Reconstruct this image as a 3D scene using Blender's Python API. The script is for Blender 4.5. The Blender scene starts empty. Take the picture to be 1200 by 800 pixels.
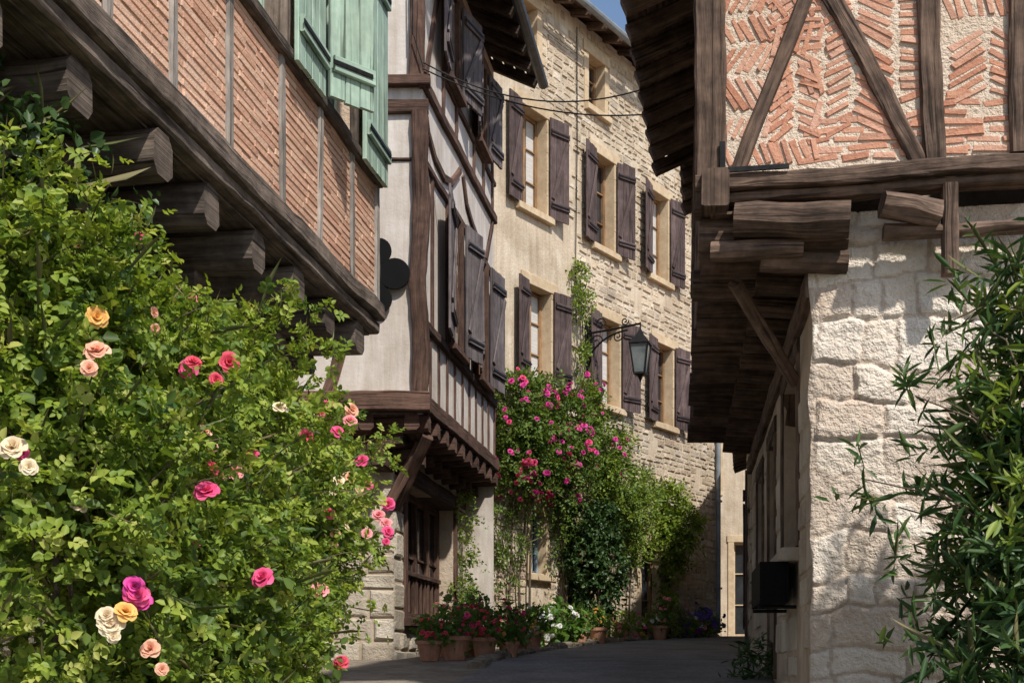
import bpy, math, random
import numpy as np
from mathutils import Vector, noise, kdtree
random.seed(7)
R=random.random
def U(a,b): return a+(b-a)*R()
scene=bpy.context.scene
# ------------------------------------------------------------------ materials
def ramp(nt,fac,cols,p0=0.0,p1=1.0):
    n=nt.nodes.new('ShaderNodeValToRGB'); e=n.color_ramp.elements
    while len(e)<len(cols): e.new(0.5)
    for i,c in enumerate(cols):
        e[i].position=p0+(p1-p0)*i/(len(cols)-1); e[i].color=(c[0],c[1],c[2],1)
    nt.links.new(fac,n.inputs[0]); return n.outputs[0]
def mix(nt,a,b,f,mode='MIX'):
    n=nt.nodes.new('ShaderNodeMix'); n.data_type='RGBA'; n.blend_type=mode
    if isinstance(f,(int,float)): n.inputs[0].default_value=f
    else: nt.links.new(f,n.inputs[0])
    for s,i in ((a,6),(b,7)):
        if isinstance(s,tuple): n.inputs[i].default_value=(*s,1)
        else: nt.links.new(s,n.inputs[i])
    return n.outputs[2]
def noi(nt,vec,scale,detail=4,rough=.6,dist=0):
    n=nt.nodes.new('ShaderNodeTexNoise'); n.inputs['Scale'].default_value=scale
    n.inputs['Detail'].default_value=detail; n.inputs['Roughness'].default_value=rough
    n.inputs['Distortion'].default_value=dist
    nt.links.new(vec,n.inputs['Vector']); return n.outputs['Fac']
def mapped(nt,uv,st):
    tc=nt.nodes.new('ShaderNodeTexCoord'); mp=nt.nodes.new('ShaderNodeMapping')
    mp.inputs['Scale'].default_value=st
    nt.links.new(tc.outputs['UV' if uv else 'Object'],mp.inputs['Vector']); return mp.outputs[0]
def M(name,c1,c2,scale=8,rough=.88,bump=.4,bscale=45,bdist=.01,rnd=None,rmix=.6,uv=False,st=(1,1,1),stain=.25,spec=.25,streak=0,metal=0,detail=4,cr=(.32,.68),dist=0):
    m=bpy.data.materials.new(name); m.use_nodes=True; nt=m.node_tree; b=nt.nodes['Principled BSDF']
    b.inputs['Roughness'].default_value=rough; b.inputs['Specular IOR Level'].default_value=spec
    b.inputs['Metallic'].default_value=metal
    v=mapped(nt,uv,st); vo=mapped(nt,False,(1,1,1))
    col=ramp(nt,noi(nt,v,scale,detail,.65,dist),[c1,c2],*cr)
    if rnd:
        a=nt.nodes.new('ShaderNodeAttribute'); a.attribute_name='rnd'
        col=mix(nt,col,ramp(nt,a.outputs['Fac'],rnd),rmix)
    if stain:
        k=1-stain
        col=mix(nt,col,ramp(nt,noi(nt,vo,1.3,4,.7),[(k,k*.97,k*.93),(1,1,1)],.35,.6),1.0,'MULTIPLY')
    if streak:
        vs=mapped(nt,False,(9,9,.7)); k=1-streak
        col=mix(nt,col,ramp(nt,noi(nt,vs,1.2,4,.7),[(k,k*.96,k*.9),(1,1,1)],.35,.62),1.0,'MULTIPLY')
    nt.links.new(col,b.inputs['Base Color'])
    if bump:
        bn=nt.nodes.new('ShaderNodeBump'); bn.inputs['Strength'].default_value=bump; bn.inputs['Distance'].default_value=bdist
        nt.links.new(noi(nt,v,bscale,3,.7,dist),bn.inputs['Height']); nt.links.new(bn.outputs[0],b.inputs['Normal'])
    return m
def WOOD(name,c1,c2,bump=.8,stain=.35,rough=.88,rm=.35,patch=.45):
    m=M(name,c1,c2,scale=1.3,rough=rough,bump=bump,bscale=2.2,bdist=.01,uv=True,st=(2.2,26,1),stain=stain,
             rnd=[tuple(x*.55 for x in c1),tuple(x*1.2 for x in c2)],rmix=rm,cr=(.34,.66),dist=.5)
    nt=m.node_tree; b=nt.nodes['Principled BSDF']; src=b.inputs['Base Color'].links[0].from_socket
    cracks=ramp(nt,noi(nt,mapped(nt,True,(1.3,42,1)),1.0,2,.5,.4),[(.22,.2,.18),(1,1,1)],.34,.41)
    k=1-patch
    pa=ramp(nt,noi(nt,mapped(nt,False,(1,1,1)),7,3,.7),[(k,k,k),(1.1,1.08,1.05)],.35,.65)
    nt.links.new(mix(nt,mix(nt,src,cracks,.85,'MULTIPLY'),pa,1.0,'MULTIPLY'),b.inputs['Base Color'])
    return m
m_brickA=M('brick_salmon',(.54,.31,.21),(.67,.43,.30),14,rnd=[(.42,.22,.15),(.62,.37,.26),(.72,.51,.38),(.56,.32,.22)],rmix=.6,bump=.6,stain=.15)
m_mortA=M('mortar_pink',(.58,.44,.33),(.70,.56,.44),20,bump=.8,bscale=60,stain=.12)
m_brickD=M('brick_orange',(.52,.24,.15),(.66,.36,.24),22,rnd=[(.40,.16,.10),(.62,.31,.20),(.70,.46,.35),(.56,.26,.16),(.50,.30,.22)],rmix=.6,bump=.8,stain=.15)
m_mortD=M('mortar_cream',(.66,.53,.41),(.78,.66,.53),16,bump=1,bscale=45,bdist=.02,stain=.15)
m_plB=M('plaster_pale',(.62,.56,.51),(.72,.67,.62),3,bump=.35,bscale=30,stain=.2,streak=.2)
m_plC=M('render_beige',(.57,.47,.35),(.70,.60,.47),2.2,bump=.7,bscale=24,bdist=.015,stain=.25,streak=.2)
m_plD=M('render_tan',(.44,.35,.26),(.58,.48,.37),3,bump=.8,bscale=24,bdist=.015,stain=.35)
m_stC=M('limestone_cream',(.50,.40,.29),(.74,.63,.49),13,rnd=[(.34,.25,.17),(.66,.54,.39),(.50,.39,.28),(.76,.66,.52),(.44,.38,.31),(.70,.56,.39),(.80,.72,.60)],rmix=.66,bump=1,bscale=28,bdist=.03,stain=.3)
m_stB=M('ashlar_grey_cream',(.44,.38,.30),(.62,.55,.45),7,rnd=[(.36,.30,.23),(.56,.49,.39),(.66,.60,.49)],rmix=.6,bump=1,bscale=26,bdist=.02,stain=.3)
m_stD=M('limewashed_stone',(.60,.50,.40),(.84,.76,.66),9,rnd=[(.50,.38,.29),(.80,.70,.58),(.85,.78,.68),(.60,.46,.35),(.82,.73,.61)],rmix=.55,bump=1,bscale=24,bdist=.03,stain=.2)
m_surr=M('sandstone_ochre',(.52,.39,.25),(.66,.53,.36),9,bump=.5,stain=.2)
m_wA=WOOD('oak_weathered',(.07,.054,.045),(.25,.20,.165))
m_wAs=WOOD('oak_silver',(.20,.175,.155),(.42,.38,.34),patch=.25)
m_wB=WOOD('timber_red_brown',(.06,.035,.027),(.20,.118,.088),patch=.3)
m_wD=WOOD('oak_grey_brown',(.06,.039,.028),(.27,.185,.14))
m_wDk=WOOD('oak_dark',(.04,.028,.021),(.15,.108,.082))
m_shC=WOOD('shutter_purple_brown',(.07,.048,.047),(.165,.12,.115),bump=.4,patch=.25)
m_shB=WOOD('shutter_grey_brown',(.11,.09,.09),(.23,.20,.205),bump=.4,patch=.25)
m_shA=WOOD('shutter_sage_green',(.29,.42,.34),(.42,.55,.46),bump=.3,stain=.2,rough=.6,rm=.12,patch=.15)
m_ochre=WOOD('window_wood_ochre',(.25,.14,.07),(.40,.25,.13),bump=.3,patch=.2)
m_blue=WOOD('window_paint_blue',(.20,.28,.36),(.34,.42,.5),bump=.2,patch=.2)
m_glass=M('window_glass',(.012,.014,.017),(.035,.04,.045),2,rough=.07,bump=.05,bscale=3,stain=0,spec=.7)
m_curt=M('curtain_cloth',(.45,.43,.40),(.6,.58,.55),3,bump=.2,uv=True,st=(14,1,1),stain=0)
m_iron=M('black_iron',(.012,.012,.013),(.03,.028,.027),20,rough=.5,bump=0,stain=0,metal=.6)
m_zinc=M('zinc_grey',(.22,.25,.28),(.32,.35,.38),6,rough=.5,bump=0,stain=.2,metal=.3)
m_zincd=M('zinc_dark',(.05,.055,.06),(.10,.11,.12),6,rough=.5,bump=0,stain=.2,metal=.3)
m_tile=M('roof_tile_clay',(.30,.15,.09),(.45,.27,.17),7,bump=.5,stain=.4)
m_asph=M('asphalt',(.17,.16,.15),(.32,.30,.28),30,rough=.9,bump=.9,bscale=120,bdist=.012,stain=.35)
m_grnd=M('ground_gravel',(.22,.18,.13),(.34,.29,.23),14,bump=.9,bscale=60,bdist=.02,stain=.4)
m_terra=M('terracotta',(.40,.19,.12),(.54,.30,.2),10,bump=.3,stain=.3)
m_lampg=M('lantern_glass',(.10,.12,.12),(.22,.24,.23),3,rough=.12,bump=0,stain=0,spec=.7)
m_black=M('black_paint',(.004,.004,.004),(.007,.007,.007),3,rough=.7,bump=0,stain=0,spec=.1)
m_bark=M('bark',(.08,.06,.04),(.18,.14,.10),20,bump=.8,stain=.2)
def LEAF(name,cols,tr=.35,rough=.5,tint=(1.5,1.5,.6)):
    m=bpy.data.materials.new(name); m.use_nodes=True; nt=m.node_tree; b=nt.nodes['Principled BSDF']
    a=nt.nodes.new('ShaderNodeAttribute'); a.attribute_name='rnd'
    col=ramp(nt,a.outputs['Fac'],cols)
    nt.links.new(col,b.inputs['Base Color']); b.inputs['Roughness'].default_value=rough
    b.inputs['Specular IOR Level'].default_value=.3
    t=nt.nodes.new('ShaderNodeBsdfTranslucent')
    nt.links.new(mix(nt,col,tint,.75,'MULTIPLY'),t.inputs[0])
    mx=nt.nodes.new('ShaderNodeMixShader'); mx.inputs[0].default_value=tr
    nt.links.new(b.outputs[0],mx.inputs[1]); nt.links.new(t.outputs[0],mx.inputs[2])
    nt.links.new(mx.outputs[0],nt.nodes['Material Output'].inputs[0]); return m
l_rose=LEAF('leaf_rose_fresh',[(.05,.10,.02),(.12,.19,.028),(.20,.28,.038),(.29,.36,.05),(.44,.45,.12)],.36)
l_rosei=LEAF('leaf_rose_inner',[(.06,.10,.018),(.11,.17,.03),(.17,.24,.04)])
l_roseC=LEAF('leaf_climbing_rose',[(.06,.11,.025),(.12,.19,.035),(.19,.27,.05)])
l_vine=LEAF('leaf_vine_light',[(.10,.16,.035),(.18,.26,.045),(.29,.36,.07)])
l_dark=LEAF('leaf_ivy_dark',[(.02,.05,.016),(.04,.08,.022),(.075,.13,.035)],.15,.4)
l_ole=LEAF('leaf_oleander',[(.03,.07,.024),(.06,.12,.036),(.12,.18,.055)],.25,.42)
l_pot=LEAF('leaf_pot_plant',[(.05,.12,.025),(.10,.19,.035),(.17,.27,.055)])
m_stem=LEAF('green_stem',[(.10,.13,.04),(.18,.15,.07)],.05,.6)
def PET(name,c): return LEAF(name,[tuple(x*.8 for x in c),c,tuple(min(.95,x*1.15+.03) for x in c)],.3,.6,(1.1,1,1))
p_hot=PET('petal_hot_pink',(.84,.10,.27)); p_red=PET('petal_red_pink',(.78,.10,.16)); p_peach=PET('petal_peach',(.90,.50,.34))
p_cream=PET('petal_cream',(.88,.74,.52)); p_yel=PET('petal_yellow',(.86,.50,.14)); p_mag=PET('petal_magenta',(.78,.07,.38))
p_wht=PET('petal_white',(.85,.85,.8)); p_pur=PET('petal_violet',(.25,.16,.6)); p_pink=PET('petal_salmon',(.88,.34,.36))
# ------------------------------------------------------------------ helpers
def empty(name):
    e=bpy.data.objects.new(name,None); scene.collection.objects.link(e); return e
class MB:
    def __init__(s): s.v=[];s.f=[];s.uv=[];s.r=[];s.m=[]
    def verts(s,ps):
        k=len(s.v); s.v.extend([tuple(p) for p in ps]); return list(range(k,k+len(ps)))
    def face(s,idx,uvs,r=None,m=0):
        s.f.append(tuple(idx)); s.uv.extend(uvs); s.r.append(R() if r is None else r); s.m.append(m)
    def quad(s,ps,uvs=None,r=None,m=0):
        i=s.verts(ps)
        s.face(i,uvs or [(0,0),(1,0),(1,1),(0,1)][:len(ps)],r,m)
    def build(s,name,mats,parent=None,smooth=False):
        me=bpy.data.meshes.new(name); me.from_pydata(s.v,[],s.f)
        u=me.uv_layers.new(name='UVMap'); u.data.foreach_set('uv',np.array(s.uv,dtype=np.float32).ravel())
        a=me.attributes.new('rnd','FLOAT','FACE'); a.data.foreach_set('value',np.array(s.r,dtype=np.float32))
        for m in (mats if isinstance(mats,(list,tuple)) else [mats]): me.materials.append(m)
        me.polygons.foreach_set('material_index',np.array(s.m,dtype=np.int32))
        if smooth: me.polygons.foreach_set('use_smooth',np.ones(len(s.f),dtype=bool))
        me.update(); o=bpy.data.objects.new(name,me); scene.collection.objects.link(o)
        if parent: o.parent=parent
        return o
class Fr:
    def __init__(s,x,y,dx,dy,nx,ny):
        s.p=Vector((x,y,0)); s.d=Vector((dx,dy,0)).normalized(); s.n=Vector((nx,ny,0)).normalized()
    def pt(s,a,z,d=0):
        return s.p+s.d*a+s.n*d+Vector((0,0,z))
def timber(mb,A,B,side,w,h,m=0,wob=0,ch=.012,r=None,cap=True):
    A=Vector(A);B=Vector(B);ax=(B-A);L=ax.length;ax=ax/L
    side=(side-ax*side.dot(ax)).normalized(); dn=ax.cross(side)
    n=max(1,int(L/.12)) if wob else 1
    ch=min(ch,w*.3,h*.3); r=R() if r is None else r; uo=R()*50
    a,b=w/2,h/2
    prof=[(-a+ch,-b),(a-ch,-b),(a,-b+ch),(a,b-ch),(a-ch,b),(-a+ch,b),(-a,b-ch),(-a,-b+ch)]
    per=[0]
    for i in range(8):
        p,q=prof[i],prof[(i+1)%8]; per.append(per[-1]+math.hypot(q[0]-p[0],q[1]-p[1]))
    rings=[];ph=R()*100
    for i in range(n+1):
        t=i/n; c=A+(B-A)*t
        if wob:
            c=c+side*(noise.noise(Vector((t*L*1.3+ph,0,0)))*wob*1.2)
            k=1+noise.noise(Vector((t*L*2+ph,5,0)))*wob*5*min(1,.12/w)
        else: k=1
        pts=[]
        for (x,y) in prof:
            jx=(R()-.5)*wob*.5; jy=(R()-.5)*wob*.35
            pts.append(c+side*(x*k+jx)+dn*(y+jy))
        rings.append((mb.verts(pts),t*L+uo))
    for i in range(n):
        (a0,u0),(a1,u1)=rings[i],rings[i+1]
        for j in range(8):
            k=(j+1)%8
            mb.face([a0[j],a0[k],a1[k],a1[j]],[(u0,per[j]),(u0,per[j+1]),(u1,per[j+1]),(u1,per[j])],r,m)
    if cap:
        for (ids,u),rev in ((rings[0],True),(rings[-1],False)):
            ii=ids[::-1] if rev else ids
            pp=prof[::-1] if rev else prof
            mb.face(ii,[(u+x*.2,y) for x,y in pp],r*.7,m)
def fbeam(mb,F,a,b,w,d0,d1,m=0,wob=.012,r=None):
    A=F.pt(a[0],a[1],(d0+d1)/2);B=F.pt(b[0],b[1],(d0+d1)/2)
    ax=(B-A).normalized(); side=ax.cross(F.n)
    timber(mb,A,B,side,w,abs(d1-d0),m,wob,r=r)
def fbox(mb,F,s0,s1,z0,z1,d0,d1,m=0,ch=.004,r=None):
    if (s1-s0)>(z1-z0): fb=((s0,(z0+z1)/2),(s1,(z0+z1)/2),z1-z0)
    else: fb=(((s0+s1)/2,z0),((s0+s1)/2,z1),s1-s0)
    A=F.pt(*fb[0],(d0+d1)/2);B=F.pt(*fb[1],(d0+d1)/2)
    timber(mb,A,B,(B-A).normalized().cross(F.n),fb[2],abs(d1-d0),m,0,ch,r)
def wall(mb,F,s0,s1,z0,z1,ops=(),depth=.2,m=0,mr=None,d=0):
    mr=m if mr is None else mr
    S=sorted({s0,s1}|{o[0] for o in ops}|{o[1] for o in ops}); Z=sorted({z0,z1}|{o[2] for o in ops}|{o[3] for o in ops})
    for i in range(len(S)-1):
        for j in range(len(Z)-1):
            cs,cz=(S[i]+S[i+1])/2,(Z[j]+Z[j+1])/2
            if any(o[0]<cs<o[1] and o[2]<cz<o[3] for o in ops): continue
            q=[(S[i],Z[j]),(S[i+1],Z[j]),(S[i+1],Z[j+1]),(S[i],Z[j+1])]
            mb.quad([F.pt(a,b,d) for a,b in q],q,.5,m)
    for o in ops:
        a,b,c,e=o[:4]
        for (p,q) in (((a,c),(b,c)),((b,c),(b,e)),((b,e),(a,e)),((a,e),(a,c))):
            mb.quad([F.pt(*p,d),F.pt(*q,d),F.pt(*q,d-depth),F.pt(*p,d-depth)],[(0,0),(1,0),(1,.2),(0,.2)],.5,mr)
def stones(mb,F,s0,s1,z0,z1,ch,ln,ops=(),rel=.015,jt=.012,d=0,m=0,keep=None,jit=.35,patch=None):
    if patch:
        s=s0
        while s<s1-.01:
            z=z0; w=min(U(*patch),s1-s)
            if s1-s-w<.3: w=s1-s
            while z<z1-.05:
                hh=min(U(.45,1.3),z1-z)
                if z1-z-hh<.2: hh=z1-z
                stones(mb,F,s+U(-.06,.0),s+w+U(0,.04),z,z+hh,ch,ln,ops,rel,jt,d,m,keep,jit); z+=hh
            s+=w
        return
    z=z0
    while z<z1-.03:
        h=min(U(*ch),z1-z); s=s0-R()*.1
        if z1-z-h<.04: h=z1-z
        while s<s1:
            l=U(*ln); a,b=max(s,s0),min(s+l,s1); s+=l
            if b-a<.05: continue
            zz0,zz1=z,z+h
            segs=[(a,b)]
            for o in ops:
                if o[2]<zz1-.01 and o[3]>zz0+.01:
                    ns=[]
                    for (p,q) in segs:
                        if q<=o[0] or p>=o[1]: ns.append((p,q))
                        else:
                            if o[0]-p>.04: ns.append((p,o[0]))
                            if q-o[1]>.04: ns.append((o[1],q))
                    segs=ns
            for (p,q) in segs:
                if keep and not keep((p+q)/2,(zz0+zz1)/2): continue
                j=jt*jit*2
                c=[(p+jt/2+R()*j,zz0+jt/2+R()*j),(q-jt/2-R()*j,zz0+jt/2+R()*j),(q-jt/2-R()*j,zz1-jt/2-R()*j),(p+jt/2+R()*j,zz1-jt/2-R()*j)]
                stone(mb,F,c,rel*U(.3,1.4),d,m)
        z+=h
def stone(mb,F,c,rel,d,m,r=None):
    r=R() if r is None else r
    cx=sum(x for x,_ in c)/4; cz=sum(y for _,y in c)/4
    w=min(abs(c[1][0]-c[0][0])+abs(c[1][1]-c[0][1]),abs(c[3][1]-c[0][1])+abs(c[3][0]-c[0][0]))
    def ins(k):
        out=[]
        for x,y in c:
            vx,vy=cx-x,cz-y; l=math.hypot(vx,vy) or 1; q=min(k,l*.5)*1.3
            out.append((x+vx/l*q,y+vy/l*q))
        return out
    rg=[(c,d-.002),(ins(w*.05),d+rel*.65),(ins(w*.16),d+rel)]
    ids=[]
    for ring,dd in rg:
        ids.append((mb.verts([F.pt(x,y,dd+(R()-.5)*rel*.5) for x,y in ring]),ring))
    for i in range(2):
        for j in range(4):
            k=(j+1)%4; a,ra=ids[i]; b,rb=ids[i+1]
            mb.face([a[j],a[k],b[k],b[j]],[ra[j],ra[k],rb[k],rb[j]],r,m)
    mb.face(ids[2][0],ids[2][1],r,m)
def brick(mb,F,cs,cz,ang,l,h,rel,d=0,m=0):
    ca,sa=math.cos(ang),math.sin(ang); c=[]
    for x,y in ((-l/2,-h/2),(l/2,-h/2),(l/2,h/2),(-l/2,h/2)):
        x+=(R()-.5)*h*.5; y+=(R()-.5)*h*.32
        c.append((cs+x*ca-y*sa,cz+x*sa+y*ca))
    stone(mb,F,c,rel,d,m)
def window(mbs,F,s0,s1,z0,z1,depth,mull=1,rows=2,fw=.05,curtain=None):
    w,g=mbs; d=-depth+.05
    g.quad([F.pt(s0,z0,d-.02),F.pt(s1,z0,d-.02),F.pt(s1,z1,d-.02),F.pt(s0,z1,d-.02)],[(s0,z0),(s1,z0),(s1,z1),(s0,z1)],.5,0)
    if curtain is not None:
        W=s1-s0
        for a,b in ((s0+fw,s0+fw+W*.27),(s1-fw-W*.27,s1-fw)):
            fbox(curtain,F,a,b,z0+fw,z1-fw,d-.018,d-.012,0,.001)
    for a,b in ((s0,s0+fw),(s1-fw,s1)): fbox(w,F,a,b,z0,z1,d-.03,d+.03)
    for a,b in ((z0,z0+fw),(z1-fw,z1)): fbox(w,F,s0+fw,s1-fw,a,b,d-.03,d+.027)
    for i in range(mull):
        c=s0+(s1-s0)*(i+1)/(mull+1); fbox(w,F,c-.03,c+.03,z0+fw,z1-fw,d-.03,d+.035)
    for i in range(rows):
        c=z0+(z1-z0)*(i+1)/(rows+1); fbox(w,F,s0+fw,s1-fw,c-.013,c+.013,d-.02,d+.015)
def shutter(mb,F,s0,s1,z0,z1,d,z=True,flip=False,m=0,iron=None):
    n=max(3,int((s1-s0)/.11)); w=(s1-s0)/n
    for i in range(n):
        fbox(mb,F,s0+i*w+.003,s0+(i+1)*w-.003,z0+(R()-.5)*.012,z1+(R()-.5)*.012,d,d+.025+R()*.004,m,.005)
    H=z1-z0
    for zz in (z0+H*.14,z1-H*.14): fbox(mb,F,s0+.015,s1-.015,zz-.045,zz+.045,d+.03,d+.055,m,.005)
    if z:
        a=(s0+.05,z0+H*.2);b=(s1-.05,z1-H*.2)
        if flip: a=(s1-.05,z0+H*.2);b=(s0+.05,z1-H*.2)
        fbeam(mb,F,a,b,.075,d+.03,d+.052,m,0)
    if iron is not None:
        for zz in (z0+H*.14,z1-H*.14): fbox(iron,F,s0+.0,s1-.04,zz-.013,zz+.013,d+.057,d+.063,0,.001)
def hung(mb,F,hs,wd_,z0,z1,left,ang,ir,d=.045):
    """shutter hinged at wall coordinate hs, standing open at ang degrees off the wall"""
    a=math.radians(ang); h=F.pt(hs,0,d); dirv=(F.d*(-1 if left else 1))*math.cos(a)+F.n*math.sin(a); nn=F.n*math.cos(a)+F.d*(1 if left else -1)*math.sin(a)
    G=Fr(h.x,h.y,dirv.x,dirv.y,nn.x,nn.y)
    shutter(mb,G,.01,wd_,z0,z1,0,True,left,iron=ir)
def tube(mb,pts,r,n=8,m=0,taper=None):
    pts=[Vector(p) for p in pts]; rings=[]
    up=Vector((0,0,1)); prev=None
    for i,p in enumerate(pts):
        t=(pts[min(i+1,len(pts)-1)]-pts[max(i-1,0)]).normalized()
        a=t.cross(up) if abs(t.z)<.95 else t.cross(Vector((1,0,0)))
        if prev is not None: a=prev-t*prev.dot(t)
        a.normalize(); prev=a; b=t.cross(a); rr=r if taper is None else r+(taper-r)*i/(len(pts)-1)
        rings.append(mb.verts([p+(a*math.cos(k*2*math.pi/n)+b*math.sin(k*2*math.pi/n))*rr for k in range(n)]))
    rn=R()
    for i in range(len(rings)-1):
        for k in range(n):
            q=(k+1)%n
            mb.face([rings[i][k],rings[i][q],rings[i+1][q],rings[i+1][k]],[(i,k/n),(i,(k+1)/n),(i+1,(k+1)/n),(i+1,k/n)],rn,m)
    mb.face(rings[0][::-1],[(0,0)]*n,rn,m); mb.face(rings[-1],[(0,0)]*n,rn,m)
def lathe(mb,c,prof,n=20,m=0,rot=0):
    c=Vector(c); rings=[]
    for r,z in prof:
        rings.append(mb.verts([c+Vector((math.cos(rot+k*2*math.pi/n)*r,math.sin(rot+k*2*math.pi/n)*r,z)) for k in range(n)]))
    rn=R()
    for i in range(len(rings)-1):
        for k in range(n):
            q=(k+1)%n; mb.face([rings[i][k],rings[i][q],rings[i+1][q],rings[i+1][k]],[(0,0),(1,0),(1,1),(0,1)],rn,m)
    mb.face(rings[0][::-1],[(0,0)]*n,rn,m); mb.face(rings[-1],[(0,0)]*n,rn,m)
def quads(mb,ps,m=0,r=.5):
    a=Vector(ps[0]); e=(Vector(ps[1])-a); e.normalize()
    mb.quad(ps,[((Vector(p)-a).dot(e),Vector(p).z) for p in ps],r,m)
def roof(mb_t,mb_w,eave,ridge,zf,raf=.45,soff=1.0):
    E0,E1=Vector(eave[0]),Vector(eave[1]);R0,R1=Vector(ridge[0]),Vector(ridge[1])
    L=(E1-E0).length; W=(R0-E0).length; nu=int(L/.2)*6; nv=max(2,int(W/.38))
    g=[]
    for j in range(nv+1):
        for jj in (0,1):
            if j==nv and jj: break
            t=(j+jj*.98)/nv; lift=.05+(.028 if jj==0 else 0)
            row=[]
            for i in range(nu+1):
                s=i/nu; p=(E0+(E1-E0)*s)*(1-t)+(R0+(R1-R0)*s)*t
                x=math.cos(i/6*2*math.pi); p=p+Vector((0,0,lift+.035*(x if x>-.3 else -.3-(x+.3)*.4)))
                row.append(p)
            g.append(mb_t.verts(row))
    for j in range(len(g)-1):
        for i in range(nu):
            mb_t.face([g[j][i],g[j][i+1],g[j+1][i+1],g[j+1][i]],[(0,0)]*4,.5,0)
    n=max(2,int(W/.16))
    for k in range(n):
        t0,t1=k/n+.003,(k+1)/n-.003
        a=[E0+(R0-E0)*t0,E1+(R1-E1)*t0,E1+(R1-E1)*t1,E0+(R0-E0)*t1]
        u=R()*30
        mb_w.quad(a,[(u,t0*W),(u+L,t0*W),(u+L,t1*W),(u,t1*W)],R(),0)
    nr=int(L/raf)
    for i in range(nr+1):
        s=i/nr; a=E0+(E1-E0)*s; b=R0+(R1-R0)*s
        v=(b-a).normalized(); a2=a+v*.02-Vector((0,0,.065)); b2=a+(b-a)*soff-Vector((0,0,.065))
        timber(mb_w,a2,b2,(E1-E0).normalized(),.085,.12,0,.006)
# ------------------------------------------------------------------ foliage
def nrm(a): return a/np.maximum(np.linalg.norm(a,axis=-1,keepdims=True),1e-6)
def leaf_mesh(name,P,D,N,L,W,rn,mat,parent,fold=.25):
    n=len(P); D=nrm(D); S=nrm(np.cross(D,N)); N=np.cross(S,D)
    L=L[:,None];W=W[:,None]
    V=np.stack([P, P+D*L*.33-S*W*.5+N*W*fold, P+D*L*.7-S*W*.38+N*W*fold*.7, P+D*L-N*L*.08, P+D*L*.7+S*W*.38+N*W*fold*.7, P+D*L*.33+S*W*.5+N*W*fold],1).reshape(-1,3)
    base=(np.arange(n)*6)[:,None]
    F=np.concatenate([base+np.array([[0,3,2,1]]),base+np.array([[0,5,4,3]])],1).reshape(-1)
    me=bpy.data.meshes.new(name); me.vertices.add(n*6); me.vertices.foreach_set('co',V.astype(np.float32).ravel())
    me.loops.add(n*8); me.loops.foreach_set('vertex_index',F.astype(np.int32))
    me.polygons.add(n*2); me.polygons.foreach_set('loop_start',(np.arange(n*2)*4).astype(np.int32))
    try: me.polygons.foreach_set('loop_total',np.full(n*2,4,dtype=np.int32))
    except Exception: pass
    a=me.attributes.new('rnd','FLOAT','FACE'); a.data.foreach_set('value',np.repeat(rn,2).astype(np.float32))
    me.materials.append(mat); me.update(calc_edges=True); me.validate()
    o=bpy.data.objects.new(name,me); scene.collection.objects.link(o); o.parent=parent; return o
def foliage(name,parent,clumps,nsh,k,lf,L,W,sl,mat,seed,droop=.3,up=.4,out=1.0,stem=None,rmin=.5,flat=.45,lump=.09):
    g=np.random.default_rng(seed); C=np.array(clumps,float)
    w=(C[:,3]*C[:,4]+C[:,4]*C[:,5]+C[:,3]*C[:,5]); idx=g.choice(len(C),nsh,p=w/w.sum())
    u=nrm(g.normal(size=(nsh,3)))
    c=C[idx]; rad=(rmin+(1-rmin)*np.sqrt(g.random(nsh)))*(1+lump*np.sin(u[:,0]*7+idx*1.7)+lump*np.sin(u[:,2]*9+idx*2.3+u[:,1]*5))
    P0=c[:,:3]+c[:,3:6]*u*rad[:,None]
    U3=np.array([0,0,1.0])
    sd=nrm(u*out+U3*up+g.normal(size=(nsh,3))*.45)
    Ls=sl*(.35+g.random(nsh)**2*1.2)
    t=np.linspace(.05,1,k)[None,:,None]
    P=P0[:,None]+sd[:,None]*(Ls[:,None,None]*t); P[...,2]-=(droop*Ls[:,None]*t[...,0]**2)
    ld=nrm(sd[:,None]*.45+g.normal(size=(nsh,k,3))*.75+U3*.05)
    N=nrm(U3*.65+u[:,None]*.55+g.normal(size=(nsh,k,3))*flat)
    S=nrm(np.cross(ld,N)); sc=(.65+.6*g.random((nsh,k,1)))
    sr=g.random((nsh,1)); lr=np.clip(.5*sr+.5*g.random((nsh,k)),0,1)
    Ps=[];Ds=[];Ns=[];Lx=[];Rx=[]
    if lf==1: items=[(0,ld)]
    else:
        items=[(1.7,ld)]
        for a,q in ((.7,1),(1.35,2))[:(lf-1)//2]:
            items+= [(a,nrm(ld*.45+S*.9)),(a,nrm(ld*.45-S*.9))]
    for a,dd in items:
        Ps.append((P+ld*a*L*sc).reshape(-1,3)); Ds.append(dd.reshape(-1,3))
        Ns.append(nrm(N+g.normal(size=N.shape)*.18).reshape(-1,3)); Lx.append((L*sc[...,0]*(.85+.3*g.random(lr.shape))).ravel()); Rx.append(np.clip(lr+.12*g.normal(size=lr.shape),0,1).ravel())
    P_=np.concatenate(Ps);D_=np.concatenate(Ds);N_=np.concatenate(Ns);L_=np.concatenate(Lx);R_=np.concatenate(Rx)
    leaf_mesh(name,P_,D_,N_,L_,L_*(W/L),R_,mat,parent)
    if stem is not None:
        leaf_mesh(name+'_stems',P0,sd,nrm(np.cross(sd,g.normal(size=sd.shape))),Ls*.95,np.full(nsh,stem),sr[:,0],m_stem,parent,.5)
    return P_
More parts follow.
